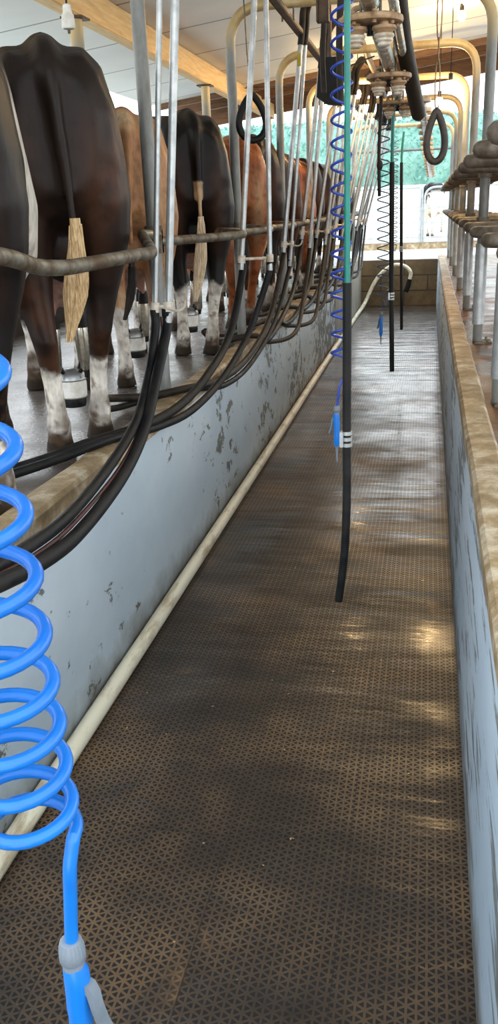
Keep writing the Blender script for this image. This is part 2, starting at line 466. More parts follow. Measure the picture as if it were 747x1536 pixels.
# ------------------------------------------------------------------ rump rails
def rail_pts(y0, tipx, backx, per, n):
    P = []
    for k in range(n):
        y = y0+k*per
        P += [(tipx, y, 0), (backx, y+per*.62, 0)]
    return P
def sawtooth(name, i, ya, yb, tips, tipx, backx, z, r, mat, lab, grp, sgn):
    t = thing(name, (0, ya, z), lab, 'rail', grp)
    pts = [(backx, 0, 0)]
    for ty in tips:
        if sgn > 0: pts += [(tipx-sgn*.10, ty-ya-.20, -.005), (tipx, ty-ya-.01, 0), (backx+.0, ty-ya+.40, .01)]
        else: pts += [(tipx+.38, ty-ya-.15, 0), (tipx, ty-ya-.06, 0), (tipx, ty-ya+.03, 0), (tipx+.38, ty-ya+.12, 0), (backx, ty-ya+.30, .01)]
    pts += [(backx, yb-ya, 0)]
    MB().tube(fillet(pts, .05, 5), r, 12).build('zigzag_pipe', mat, t)
    MB().cyl((AL if sgn > 0 else AR,0,-.05), (AL if sgn > 0 else AR,0,.05), .042).build('clamp', mat, t)
    if sgn < 0: MB().cyl((AR,0,0), (backx,0,0), r*.8, 10).build('stub_arm', mat, t)
w = ['nearest zigzag rump rail, across the big black-brown cow', 'zigzag rump rail between the first and second left posts', 'zigzag rump rail between the second and third left posts', 'fourth zigzag rump rail along the left platform', 'fifth zigzag rump rail along the left platform', 'sixth zigzag rump rail along the left platform', 'farthest zigzag rump rail along the left platform']
for i in range(7):
    ya, yb = 4.0+1.87*(i-1), 4.0+1.87*i
    sawtooth('rump_rail', i, ya, yb, [ya+.77, ya+1.62] if i else [ya+.03+.1, ya+.80], -.97, -1.225, 1.575, .022, 'rail', w[i], 'zigzag rump rails on the left', 1) if i else None
# first bay is measured on its own
t = thing('rump_rail', (0, 2.1, 1.575), w[0], 'rail', 'zigzag rump rails on the left')
MB().tube(fillet([(-1.3,-2.0,.03),(-1.0,-1.1,.04),(-.975,-.35,.06),(-.985,-.12,.04),(-1.003,.10,.0),(-.99,.25,-.01),(-.955,.79,-.005),(-.935,.86,-.005),(-.965,.96,0),(-1.225,1.66,.04),(-1.225,1.9,.03)], .055, 6), .0215, 12).build('zigzag_pipe', 'rail', t)
MB().cyl((-1.245,1.9,-.05),(-1.245,1.9,.07),.042).build('clamp', 'rail', t)
for lvl, z, tx, r in (('upper', 1.88, .185, .033), ('lower', 1.55, .225, .028)):
    for i in range(7):
        ya, yb = 4.0+1.87*(i-1), 4.0+1.87*i
        tips = [ya+.65, ya+1.52]
        dz = .0
        lb = f'{lvl} zigzag rail on the right platform, ' + ('in the bay nearest the camera' if i == 0 else f'in the {ORD[i]} bay from the camera')
        sawtooth('stall_rail', i, ya, yb, tips, tx, .60, z, r, 'rail_right', lb, f'{lvl} zigzag rails on the right', -1)

# ------------------------------------------------------------------ milk line, brackets, dark tube
MX, MZ = -.237, 2.40
t = thing('milk_line', (MX, 0, MZ), 'stainless milk line pipe running lengthways overhead along the middle of the pit', 'pipe')
MB().cyl((0,2.4,0),(0,7.7,0),.034,18).build('main_pipe', 'steel', t)
MB().cyl((.075,2.4,.04),(.075,7.7,.04),.02,14).build('vacuum_pipe', 'steel', t)
for y in AY[1:3]:
    MB().cyl((0,y,.03),(0,y,AZ-MZ-.03),.009,8).build('hanger_rod', 'galv_dirty', t)
for i, (y, l) in enumerate(((3.65, 'nearest stained round bracket plate with two milky cups under the milk line'), (5.2, 'middle stained round bracket plate with two cups under the milk line'), (6.55, 'farthest stained round bracket plate with two cups under the milk line'))):
    t = thing('pulsator_bracket', (MX, y, 2.345), l, 'bracket', 'round bracket plates under the milk line')
    m = MB().lathe([(.03,.012),(.112,.012),(.120,.008),(.122,-.004),(.118,-.012),(.09,-.016),(.03,-.016)], n=36)
    m.build('disc', 'rust_plate', t)
    bolt = None
    for k in range(8):
        a = 2*PI*k/8+.2
        if bolt is None: bolt = MB().cyl((0,0,-.024), (0,0,.02), .008, 8).build('bolt', 'rust_plate', t); q = bolt
        else: q = bolt.copy(); COL.objects.link(q); q.parent = t
        q.location = (.098*math.cos(a), .098*math.sin(a), 0)
    for sx in (-.053, .053):
        c = MB().lathe([(.018,0),(.02,-.016),(.043,-.020),(.045,-.03),(.036,-.036),(.028,-.048)], (sx,-.05,-.01), 20).build('cup', 'rust_plate', t)
        MB().lathe([(.020,-.046),(.036,-.05),(.038,-.058),(.03,-.066),(.031,-.072),(.022,-.078),(.024,-.086),(.02,-.09)], (sx,-.05,-.006), 20).build('claw_cap', 'cup', c)
    MB().tube(fillet([(-.07,.02,.01),(-.07,.02,.045),(-.03,.02,.05)], .02, 4), .01, 8).build('elbow', 'rust_plate', t)
    MB().cyl((0,0,-.05),(0,0,-.015),.014,10).build('nipple', 'rubber', t)
    MB().tube(fillet([(.036,.0,.0),(.036,.0,.10),(-.036,.0,.10),(-.036,.0,.0)], .03, 5), .006, 6).build('saddle', 'galv_dirty', t)
t = thing('vacuum_tube', (0,0,0), 'thick dark rubber sleeve slanting down beside the milk line, closed at its end', 'tube')
MB().tube([(-.178,4.45,2.63),(-.16,5.0,2.485),(-.088,6.0,2.225)], .045, 18).build('sleeve', 'rubber_brown', t)
MB().tube([(-.20,3.95,2.74),(-.18,4.5,2.615)], .05, 18).build('steel_collar', 'steel', t)
MB().tube([(-.23,3.3,2.88),(-.19,4.3,2.66)], .036, 16).build('inlet_pipe', 'steel', t)
# stepped ring pipe beyond the tube
t = thing('vacuum_line', (-.585,0,2.955), 'thin brown pipe running lengthways on top of the arches, feeding the drop pipe tops', 'pipe')
MB().cyl((0,3.0,0),(0,15.1,0),.028,14).build('pipe', 'brown_steel', t)
t = thing('hanging_channel', (-.52,4.6,2.52), 'brown upright steel channel hanging behind the dark blue coil', 'channel')
MB().box(-.03,.03,-.02,.02,0,.86,.004).box(.022,.03,-.045,.02,0,.86,.002).box(-.03,-.022,-.045,.02,0,.86,.002).build('channel', 'brown_steel', t)
t = thing('control_box', (-.64,6.0,2.33), 'black slanted box hanging at the top of the fourth drop pipes', 'box')
MB().loft([[(-.08,y,.02),(-.02,y,-.02),(.075,y,-.03),(.075,y,.24),(-.06,y,.24)] for y in (-.06,.06)]).build('housing', 'rubber', t)
MB().cyl((.0,0,.23),(.0,0,.64),.012,8).build('hanger', 'brown_steel', t)
t = thing('ribbed_pipe', (0,0,0), 'ringed copper-stained pipe tapering away beyond the end of the dark rubber tube', 'pipe')
A, B = Vector((-.072,6.3,2.33)), Vector((.0,14.0,2.07))
MB().tube([A, B], .030, 14).build('core_pipe', 'steel', t)
d = (B-A).normalized()
for k in range(17):
    c = A+(B-A)*(k/16)
    MB().lathe([(.02,-.02),(.058,-.014),(.062,0),(.058,.014),(.02,.02)], c, 20).build('ring', 'ring', t)
    
# ------------------------------------------------------------------ drop pipes with rubber tops
drop_first = []
drops = [  # y, bottom a, bottom b, top a, top b
  ((-1.085,3.42,1.285),(-1.04,3.45,1.275),(-.955,3.45,2.80),(-.90,3.47,2.80), .0115, .0165),
  ((-1.005,4.78,1.39),(-.85,4.82,1.38),(-.875,4.8,2.80),(-.83,4.82,2.80), .0155, .0135),
  ((-1.02,6.35,1.40),(-.985,6.42,1.30),(-.868,6.4,2.80),(-.84,6.42,2.80), .0175, .012),
  ((-1.035,7.4,1.45),(-.97,7.4,1.38),(-.855,7.42,2.79),(-.825,7.42,2.79), .0175, .0165),
]
yy = 8.3
while yy < 14.2:
    k = (yy-8.3)/6
    drops.append(((-1.04+.05*random.random(),yy,1.42+.05*random.random()),(-.97+.04*random.random(),yy+.02,1.36+.05*random.random()),
                  (-.80+.18*k,yy+.05,2.79),(-.76+.18*k,yy+.05,2.79),.0165,.0155)); yy += .93
drop_words = ['nearest pair of galvanised drop pipes with white clamp and hook, beside the nearest post', 'second pair of drop pipes, spread apart at the bottom in front of the black cow',
  'third pair of drop pipes, with black rubber top and yellow tag', 'fourth pair of slanting drop pipes, in front of the dark brown cow']
for k in range(4, len(drops)): drop_words.append(f'{ORD[k]} pair of thin slanting drop pipes from the camera')
for k, (ba, bb, ta, tb, ra, rb) in enumerate(drops):
    B0 = Vector(ba)
    t = thing('drop_pipes', ba, drop_words[k], 'pipe', 'steel drop pipes along the left side')
    L = lambda p: Vector(p)-B0
    MB().tube([L(ba), L(ta)], ra, 12).build('steel_pipe', 'galv', t)
    MB().tube([L(bb), L(tb)], rb, 12).build('steel_pipe', 'galv', t)
    # plastic clamp joining both ends
    da = (L(ta)-L(ba)).normalized(); db = (L(tb)-L(bb)).normalized()
    z1 = .055; pa = L(ba)+da*z1; pb = L(bb)+db*(z1+(ba[2]-bb[2]))
    m = MB().cyl(pa-da*.02, pa+da*.02, ra+.006, 14).cyl(pb-db*.02, pb+db*.02, rb+.006, 14)
    m.tube([pa, pb], .008, 8); m.build('clamp', 'cup', t)
    if k in (0, 2):
        q = pb
        MB().tube(spline([q+Vector((.0,-.02,-.005)), q+Vector((.05,-.03,-.015)), q+Vector((.075,-.03,0)), q+Vector((.082,-.03,.025))], 6), .0055, 8).build('hook', 'cup', t)
    # rubber tops bending over the rail to the milk line
    for tp, r in ((ta, ra), (tb, rb)):
        P = L(tp)
        dn = (L(ta)-L(ba)).normalized()
        e = Vector((-.60, tp[1]+.12, 2.965))-B0
        pts = spline([P-dn*.08, P+dn*.03, P+Vector((.015,.01,.14)), P+Vector((.07,.05,.235)), e+Vector((-.07,-.04,.055)), e], 6)
        MB().tube(pts, r+.005, 10).build('rubber_top', 'rubber_brown', t)
    if k == 2:
        MB().box(-.012,.012,-.024,-.020,-.04,.04,.002).build('tag', 'yellow', t).location = L(ta)*.88+L(ba)*.12
    
# ------------------------------------------------------------------ cows
HP = [  # x, half profile from spine to belly
 (-.245,[(0,1.37),(.03,1.365),(.06,1.33),(.09,1.31),(.12,1.27),(.135,1.2),(.13,1.1),(.11,1.0),(.06,.95),(0,.95)]),
 (-.18,[(0,1.43),(.03,1.42),(.06,1.38),(.12,1.39),(.165,1.33),(.2,1.21),(.215,1.05),(.2,.92),(.10,.86),(0,.88)]),
 (-.06,[(0,1.474),(.03,1.468),(.07,1.43),(.135,1.43),(.19,1.375),(.236,1.23),(.258,1.05),(.25,.88),(.15,.80),(0,.82)]),
 (.12,[(0,1.484),(.034,1.476),(.08,1.442),(.15,1.452),(.21,1.405),(.256,1.25),(.277,1.05),(.27,.88),(.17,.76),(0,.74)]),
 (.28,[(0,1.468),(.035,1.46),(.10,1.44),(.178,1.464),(.24,1.415),(.274,1.24),(.29,1.05),(.285,.86),(.2,.72),(0,.68)]),
 (.5,[(0,1.43),(.06,1.42),(.13,1.38),(.2,1.33),(.265,1.22),(.31,1.08),(.33,.92),(.31,.76),(.21,.62),(0,.58)]),
 (.85,[(0,1.41),(.07,1.4),(.15,1.36),(.22,1.3),(.28,1.19),(.33,1.03),(.345,.88),(.32,.72),(.21,.58),(0,.53)]),
 (1.2,[(0,1.41),(.06,1.4),(.13,1.36),(.19,1.3),(.25,1.19),(.285,1.03),(.295,.88),(.265,.74),(.18,.62),(0,.57)]),
 (1.42,[(0,1.4),(.05,1.38),(.1,1.34),(.15,1.27),(.185,1.17),(.2,1.03),(.2,.9),(.17,.8),(.11,.7),(0,.66)]),
 (1.58,[(0,1.33),(.03,1.32),(.06,1.29),(.09,1.23),(.11,1.15),(.12,1.05),(.12,.95),(.1,.88),(.06,.82),(0,.8)]),
]
def ell_tube(m, rows, n=14):
    """rows: (x,y,z,rx,ry) stacked vertically"""
    m.loft([[(x+rx*math.cos(2*PI*j/n), y+ry*math.sin(2*PI*j/n), z) for j in range(n)] for x, y, z, rx, ry in rows])
def cow_mesh(name, sl, sr, voxel, tail=0):
    m = MB(); rings = []
    for x, h in HP:
        rings.append([(x, y, z) for y, z in h] + [(x, -y, z) for y, z in h[-2:0:-1]])
    m.loft(rings)
    for sg, dx in ((1, sl), (-1, sr)):
        rows = [(.03,.145,1.2,.17,.10),(.0,.148,1.05,.20,.115),(-.03,.15,.92,.20,.118),(-.04,.146,.80,.175,.108),(-.05,.138,.70,.135,.092),(-.065,.126,.60,.098,.07),
                (-.095,.115,.51,.07,.054),(-.11,.108,.45,.062,.047),(-.085,.102,.38,.048,.040),(-.05,.096,.28,.040,.036),(-.03,.092,.18,.041,.038),(-.02,.09,.125,.052,.048),
                (.0,.09,.085,.05,.046),(.012,.09,.06,.058,.05),(.03,.09,.03,.068,.056),(.045,.09,-.002,.078,.062)]
        rows = [(x+dx*min(1, max(0, (1.0-z)/.75)), sg*y, z, rx, ry) for x, y, z, rx, ry in rows[::-1]]
        ell_tube(m, rows)
        for q in (-.022, .022): m.ball((-.062+dx, sg*.09+q, .115), .018, .015, .022, 8, 5)
        rows = [(1.24,.15,1.0,.15,.10),(1.26,.16,.82,.12,.085),(1.27,.145,.62,.075,.06),(1.27,.13,.47,.052,.046),(1.275,.125,.40,.052,.05),(1.265,.12,.30,.037,.035),
                (1.26,.12,.18,.037,.036),(1.265,.12,.12,.048,.046),(1.28,.12,.08,.048,.046),(1.30,.12,.03,.064,.056),(1.31,.12,-.002,.072,.06)]
        rows = [(x-dx*.5*min(1, max(0, (.8-z)/.6)), sg*y, z, rx, ry) for x, y, z, rx, ry in rows[::-1]]
        ell_tube(m, rows)
        m.tube([(2.0,sg*.08,1.36),(2.0,sg*.15,1.37),(1.98,sg*.23,1.33),(1.97,sg*.28,1.28)], [.03,.05,.045,.012], 8)
    # neck and head
    n = 12
    def ringv(c, t, a, b):
        c = Vector(c); t = Vector(t).normalized(); y = Vector((0,1,0)); w = t.cross(y)
        return [c + y*b*math.cos(2*PI*j/n) + w*a*math.sin(2*PI*j/n) for j in range(n)]
    m.loft([ringv((1.35,0,1.08),(1,0,.2),.26,.15), ringv((1.6,0,1.13),(1,0,.25),.21,.115), ringv((1.85,0,1.24),(1,0,.3),.15,.085), ringv((2.02,0,1.30),(1,0,.2),.12,.08)])
    m.loft([ringv((1.96,0,1.38),(1,0,-.8),.06,.07), ringv((2.0,0,1.34),(1,0,-.8),.115,.1), ringv((2.12,0,1.25),(1,0,-.9),.115,.1), ringv((2.24,0,1.12),(1,0,-.9),.09,.075), ringv((2.34,0,1.01),(1,0,-.9),.075,.068), ringv((2.39,0,.95),(1,0,-.9),.06,.06)])
    # udder and teats
    m.ball((.20,0,.70), .21, .135, .17); m.ball((.05,0,.76), .14, .10, .14)
    for sx in (.10, .27):
        for sy in (-.055, .055): m.tube([(sx,sy,.58),(sx,sy,.50)], [.02,.014], 8)
    # tail
    tp = spline([(-.02,0,1.425),(-.16,0,1.415),(-.245,0,1.35),(-.27,tail*.2,1.22),(-.272,tail*.6,1.0),(-.275,tail,.78)], 5)
    m.tube(tp, [.04-.023*min(1, i/(len(tp)*.8)) for i in range(len(tp))], 10)
    me = m.mesh(name+'_raw')
    o = bpy.data.objects.new('tmp', me); COL.objects.link(o)
    r = o.modifiers.new('r', 'REMESH'); r.mode = 'VOXEL'; r.voxel_size = voxel; r.use_smooth_shade = True
    s = o.modifiers.new('s', 'SMOOTH'); s.factor = .5; s.iterations = 3
    bpy.context.view_layer.update()
    dg = bpy.context.evaluated_depsgraph_get()
    out = bpy.data.meshes.new_from_object(o.evaluated_get(dg))
    bpy.data.objects.remove(o); bpy.data.meshes.remove(me)
    out.name = name; out.materials.clear(); out.materials.append(M['coat'])
    out.polygons.foreach_set('use_smooth', [True]*len(out.polygons))
    return out
def mixc(a, b, t): t = max(0, min(1, t)); return tuple(a[i]*(1-t)+b[i]*t for i in range(3))
def sm(a, b, x): t = max(0, min(1, (x-a)/(b-a))); return t*t*(3-2*t)
C = dict(black=lin((.075,.068,.07)), dark=lin((.12,.088,.075)), brown=lin((.29,.18,.12)), tan=lin((.72,.52,.36)), ginger=lin((.60,.34,.19)), white=lin((.93,.90,.85)), mud=lin((.30,.22,.15)), hoof=lin((.2,.17,.14)), pink=lin((.74,.58,.52)), tanlight=lin((.82,.70,.55)))
def paint_cow(me, st, seed):
    at = me.color_attributes.new('coat', 'FLOAT_COLOR', 'POINT')
    base, second = C[st['base']], C[st['second']]
    off = Vector((seed*13.7, seed*5.1, seed*2.3)); data = []
    for v in me.vertices:
        p = v.co
        n1 = noise.fractal(p*2.2+off, 1.0, 2.0, 4); n2 = noise.fractal(p*7+off, 1.0, 2.0, 4); n3 = noise.fractal(p*18+off, 1.0, 2.0, 3)
        c = mixc(base, second, sm(-.1, .5, n1+st.get('sb', 0)+.25*n2))
        # warm brown on the inner thighs
        th = math.exp(-((abs(p.y)-.12)/.05)**2)*sm(1.3, 1.05, p.z)*sm(.55, .8, p.z)*sm(.15,-.1,p.x)
        c = mixc(c, C['brown'] if st['base'] in ('black','dark') else C['tanlight'], .55*th)
        if st.get('patch'):
            q = noise.noise(p*1.7+off*1.3)+.15*n2
            c = mixc(c, C['white'], sm(st['patch'], st['patch']+.05, q)*sm(1.30,1.15,p.z)*st.get('pm',1))
        if st.get('inner'):
            c = mixc(c, C['tanlight'], sm(.13,.08,abs(p.y)+.1*n2)*sm(st['inner'],st['inner']-.1,p.z)*sm(0,-.1,p.x))
        if p.x > -.02 and p.x < .45 and p.z < .80 and abs(p.y) < .13 and p.z > .46:
            c = mixc(c, C['pink'], sm(.80,.72,p.z))
        z = p.z+.06*n2-(.02 if p.y < 0 else 0)
        zh = st.get('sock', .33)
        c = mixc(c, C['white'], sm(zh+.015, zh-.015, z))
        if st.get('wt') and p.x < -.25 and p.z < st['wt']: c = mixc(c, C['tanlight'], .9)
        c = mixc(c, C['mud'], sm(.23, .06, p.z+.12*n2+.08*n3)*.97)
        n4 = noise.fractal(Vector((p.x*46, p.y*46, p.z*24))+off, 1.0, 2.0, 2)
        c = mixc(c, C['mud'], .75*sm(.3,.5,n4+.35*n2)*sm(.5,.3,p.z))
        pass
        if p.z < .055: c = mixc(c, C['hoof'], .8)
        c = mixc(c, (c[0]*.6, c[1]*.6, c[2]*.6), sm(0,.6,n3))
        data += [c[0], c[1], c[2], 1]
    at.data.foreach_set('color', data)
def switch_mesh(ln=.36, w=.045, seed=1, x=-.275, y=0, z=.86):
    m = MB(); rnd = random.Random(seed); n = 12; rings = []
    for i in range(25):
        t = i/24; zz = z-ln*t
        r = .0175+(w-.0175)*math.sin(PI/2*min(1,t/.66))**2; r *= (1-.78*sm(.62,1,t))
        lean = .05*t*t
        r = max(r, .004)
        rings.append([(x+r*.75*math.cos(2*PI*j/n)*(1+.2*math.sin(j*2.9+t*2)), y+lean+r*math.sin(2*PI*j/n)*(1+.22*math.sin(j*2.1+t*3)), zz) for j in range(n)])
    m.loft(rings)
    for _ in range(150):
        a = rnd.uniform(0, 2*PI); t0 = rnd.uniform(.05,.72); r = w*rnd.uniform(.7,1.08); l = rnd.uniform(.08,.2)
        p = []
        for k in range(4):
            t = min(1.12, t0+k/3*l/ln*1.5); rr = (.0175+(r-.0175)*math.sin(PI/2*min(1,t/.66))**2)*(1-.72*sm(.62,1.12,t))+.002
            p.append((x+rr*.8*math.cos(a), y+.05*t*t+rr*math.sin(a+.15*k), z-ln*t))
        m.tube(p, [.003,.0045,.004,.001], 5)
    return m
HEAD = math.atan2(.89, -.45)
cows = [ # x, y, style, stance(l,r), scale, tail, switch(kind,z,len,w), heading tweak, label
 (-1.315,2.22,dict(base='black',second='dark',sock=.26,patch=.12),(-.08,.10),.99,0,('hair_dark',.62,.3,.04),.03,'black cow with white flank streak, cut off by the left edge of the photo'),
 (-1.345,3.16,dict(base='dark',second='brown',sb=-.12,sock=.345),(-.11,.11),1.0,-.035,('hair',.87,.37,.037),.0,'big black-brown cow with white shanks and cream tail tuft, nearest whole cow on the left'),
 (-1.50,4.42,dict(base='tan',second='tanlight',sb=-.1,sock=.46),(-.02,.06),.93,.03,('hair_dark',.7,.26,.018),-.05,'pale tan cow with whitish legs, mostly behind the nearest steel drop pipes'),
 (-1.44,5.42,dict(base='black',second='black',sock=.42,wt=1.05),(.04,-.02),.985,0,('hair_white',.86,.44,.033),.0,'glossy black cow with whitish tail and legs, behind the second pair of drop pipes'),
 (-1.43,6.75,dict(base='ginger',second='ginger',sock=.12),(-.06,.06),.95,.02,('hair_dark',.7,.3,.035),0,'ginger red cow with ginger legs, behind the black cow with the white tail'),
 (-1.50,7.75,dict(base='dark',second='brown',sb=-.1,sock=.2),(.05,-.05),1.0,0,('hair',.8,.34,.04),0,'dark brown cow standing just past the ginger red cow'),
 (-1.47,8.75,dict(base='dark',second='brown',sb=.1,sock=.2),(-.05,.05),.95,0,('hair_dark',.8,.34,.04),.04,'seventh cow from the camera, brown-black, behind the third arch post'),
 (-1.45,9.7,dict(base='ginger',second='brown',sb=.05,sock=.2),(.05,-.05),.93,0,('hair_dark',.8,.34,.04),0,'eighth cow from the camera, reddish brown, behind the fourth pair of drop pipes'),
 (-1.47,10.65,dict(base='black',second='dark',sock=.2),(-.05,.05),.96,0,('hair_dark',.8,.34,.04),0,'ninth cow from the camera, black, partly behind the dark blue coil'),
 (-1.44,11.6,dict(base='dark',second='brown',sock=.2),(.05,-.05),.96,0,('hair_dark',.8,.34,.04),0,'tenth cow from the camera, dark brown, beyond the dark blue coil'),
 (-1.46,12.6,dict(base='black',second='dark',sock=.25),(-.05,.05),.96,0,('hair_dark',.8,.34,.04),.04,'eleventh cow from the camera, black, near the far end of the row'),
 (-1.36,13.6,dict(base='black',second='black',sock=.2),(.04,-.04),.95,0,('hair_dark',.8,.34,.04),-.03,'last black cow at the far end of the left row'),
 (.95,5.65,dict(base='tan',second='ginger',sb=.05,sock=.1),(-.05,.06),.80,0,('hair_dark',.8,.34,.04),None,'small tan-ginger cow on the right platform behind the rails'),
 (.93,7.4,dict(base='ginger',second='tan',sb=.0,sock=.1),(.06,-.05),.80,0,('hair_dark',.8,.34,.04),None,'orange-brown cow farther along the right platform'),
 (.95,9.3,dict(base='black',second='dark',sock=.1),(-.05,.05),.80,0,('hair_dark',.8,.34,.04),None,'dark cow at the back of the right platform'),
]
cache = {}
for i, (x, y, st, (sl, sr), sc, tl, sw, hd, lb) in enumerate(cows):
    vx = .0155 if i < 4 else (.021 if i < 8 or i > 11 else .026)
    key = (sl, sr, vx, tl)
    if key not in cache: cache[key] = cow_mesh('cow_body', sl, sr, vx, tl)
    me = cache[key].copy(); paint_cow(me, st, i+1)
    ang = HEAD+hd if hd is not None else PI-HEAD
    t = thing('cow', (x, y, PZ+.004), lb, 'cow', 'cows on the left platform' if i < 12 else 'cows on the right platform', ang)
    t.scale = (sc, sc, sc)
    b = bpy.data.objects.new('body', me); COL.objects.link(b); b.parent = t
    s = switch_mesh(sw[2], sw[3], i, -.278, tl, sw[1]).build('tail_tuft', sw[0], t)
    if sw[0] == 'hair': s['label'] = 'cream tail tuft'

# ------------------------------------------------------------------ milking clusters
def cluster(pos, rz, label, udz):
    t = thing('milking_cluster', pos, label, 'milking cluster', 'milking clusters under the cows', rz)
    MB().lathe([(.03,.035),(.05,.038),(.058,.045),(.060,.10),(.056,.115),(.03,.12)], n=24).build('claw_bowl', 'white_plastic', t)
    MB().lathe([(.02,0),(.048,.002),(.052,.02),(.05,.036),(.03,.04)], n=20).build('base', 'rubber', t)
    MB().lathe([(.058,.112),(.062,.118),(.06,.135),(.045,.15),(.02,.16)], n=24).build('claw_top', 'galv', t)
    for sx in (-1, 1):
        for sy in (-1, 1):
            a = Vector((sx*.035, sy*.035, .15)); u = Vector((sx*.07, sy*.055, udz)); d = (u-a)
            p0 = u-Vector((sx*.012, -sy*.004, .24)); p1 = u-Vector((0,0,.06))
            MB().tube(spline([a, a+Vector((sx*.035,sy*.03,.05)), p0-Vector((0,0,.03)), p0], 5), .009, 8).build('short_tube', 'rubber', t)
            sh = MB().tube([p0, p0.lerp(p1,.06), p0.lerp(p1,.9), p1], [.016,.021,.024,.02], 14).build('shell', 'steel', t)
            MB().tube([p1-Vector((0,0,.005)), p1+Vector((0,0,.03)), u], [.027,.027,.021], 12).build('liner', 'rubber', sh)
    return t
clw = ['milking cluster with white bowl under the big black-brown cow', 'milking cluster under the pale tan cow', 'milking cluster under the black cow with the white tail', 'milking cluster under the ginger red cow', 'milking cluster under the dark brown cow past the ginger one', 'milking cluster under the seventh cow from the camera', 'milking cluster under the eighth cow from the camera', 'milking cluster under the ninth cow from the camera']
clpos = []
for k, ci in enumerate(range(1, 9)):
    x, y, st, _, sc, _, _, hd, _ = cows[ci]
    a = HEAD+(hd or 0); c = Vector((x, y, 0))+Vector((math.cos(a), math.sin(a), 0))*.24*sc
    cluster((c.x, c.y, PZ+.12), a, clw[k], .52*sc-.12); clpos.append(c)

# ------------------------------------------------------------------ milk and pulse hoses
def hose(name, pts, r, label, mat='rubber', grp='black hoses looping over the left kerb'):
    o0 = Vector(pts[0])
    t = bpy.data.objects.new(name, None)
    o = MB().tube([p-o0 for p in spline(pts, 8)], r, 12).build(name, mat); o.location = o0
    bpy.data.objects.remove(t)
    return tag(o, label, 'hose', grp)
# (name, points)
hose('milk_hose', [(-1.085,3.42,1.33),(-1.083,3.41,1.26),(-1.08,3.278,1.097),(-1.05,2.995,0.974),(-1.03,2.63,0.905),(-1.0,2.228,0.885),(-.985,1.953,0.90),(-.99,1.6,0.94),(-1.12,1.2,.95),(-1.35,.8,.93),(-1.7,.5,.88)], .0185, 'black hose from the nearest drop pipes, upper of two strands at the left edge')
hose('milk_hose', [(-1.042,3.45,1.33),(-1.045,3.44,1.25),(-1.04,3.249,1.092),(-1.015,2.977,0.948),(-0.99,2.638,0.868),(-0.962,2.195,0.842),(-0.945,1.884,0.87),(-.95,1.55,0.93),(-1.08,1.15,.95),(-1.33,.72,.92),(-1.7,.42,.87)], .0215, 'thick black hose from the nearest drop pipes, lower of two strands at left edge')
hose('pulse_hose', [(-1.062,3.44,1.30),(-1.062,3.42,1.22),(-1.055,3.24,1.075),(-1.03,2.98,.955),(-1.01,2.66,.885),(-.982,2.2,.865),(-.965,1.9,.885),(-.97,1.57,.935),(-1.10,1.17,.955),(-1.34,.76,.93),(-1.7,.46,.88)], .007, 'thin dark red tube running down between the two nearest black hoses', 'red')
hose('milk_hose', [(-1.005,4.78,1.44),(-1.0,4.79,1.37),(-1.02,4.505,1.083),(-1.04,4.05,0.945),(-1.07,3.65,0.885),(-1.13,3.32,0.874),(-1.25,3.04,0.876),(-1.37,2.82,0.86),(-1.5,2.62,0.85)], .0205, 'black hose from the second drop pipes, upper strand crossing the kerb by white shanks')
hose('milk_hose', [(-.852,4.82,1.43),(-.86,4.83,1.36),(-0.96,4.75,1.07),(-1.01,4.3,0.90),(-1.05,3.8,0.835),(-1.10,3.42,0.845),(-1.20,3.08,0.874),(-1.32,2.83,0.86),(-1.46,2.60,.848)], .018, 'black hose from the second drop pipes, lower strand crossing the kerb by white shanks')
cl = clpos[0]
hose('milk_hose', [(-1.02,6.35,1.45),(-1.02,6.36,1.38),(-1.04,5.85,1.01),(-1.06,5.15,0.85),(-1.09,4.5,0.835),(-1.17,4.08,0.872),(-1.29,3.88,0.876),(-1.42,3.72,0.90),(cl.x+.08,cl.y+.06,PZ+.14)], .0185, 'brownish black hose from the third drop pipes, ending at the white-bowled cluster', 'rubber_brown')
hose('milk_hose', [(-.985,6.42,1.35),(-.99,6.42,1.28),(-1.02,5.9,.97),(-1.05,5.2,.81),(-1.08,4.6,.79),(-1.16,4.15,.855),(-1.28,3.93,.862),(-1.40,3.75,.85),(cl.x+.09,cl.y+.02,PZ+.10)], .0155, 'thinner black hose from the third drop pipes, sagging lowest on the wall', 'rubber')
for k in range(3, len(drops)):
    ba, bb = drops[k][0], drops[k][1]
    cy = ba[1]-2.15
    i = min(range(len(clpos)), key=lambda j: abs(clpos[j].y-cy-.1)) if k < 9 else None
    for j, (b, r, mt) in enumerate(((ba,.0185,'rubber'),(bb,.0165,'rubber_brown'))):
        B = Vector(b); q = .03*j; rn = random.Random(k*7+j); w1 = rn.uniform(-.06,.08); 
        E = Vector((clpos[i].x+.09, clpos[i].y+.05-j*.05, PZ+.12)) if i is not None else Vector((-1.6, cy+.2, PZ+.06))
        yk = max(E.y+.1, B.y-1.75)
        pts = [B+Vector((0,0,.05)), B+Vector((0,0,-.03)), B+Vector((-.01,-.38+w1,-.36)), B+Vector((-.03+q,-.95+w1,-.54-q)), (-1.085,B.y-1.4+w1,.835-q), (-1.14,(B.y-1.4+w1)*.3+yk*.7,.882), (-1.24,yk-.02,.884), ((E.x-1.3)/2,(yk+E.y)/2-.02,.862), E]
        hose('milk_hose', pts, r, f'{"black" if j==0 else "dusty brown-black"} hose looping from the {ORD[k]} pair of drop pipes over the kerb', mt)

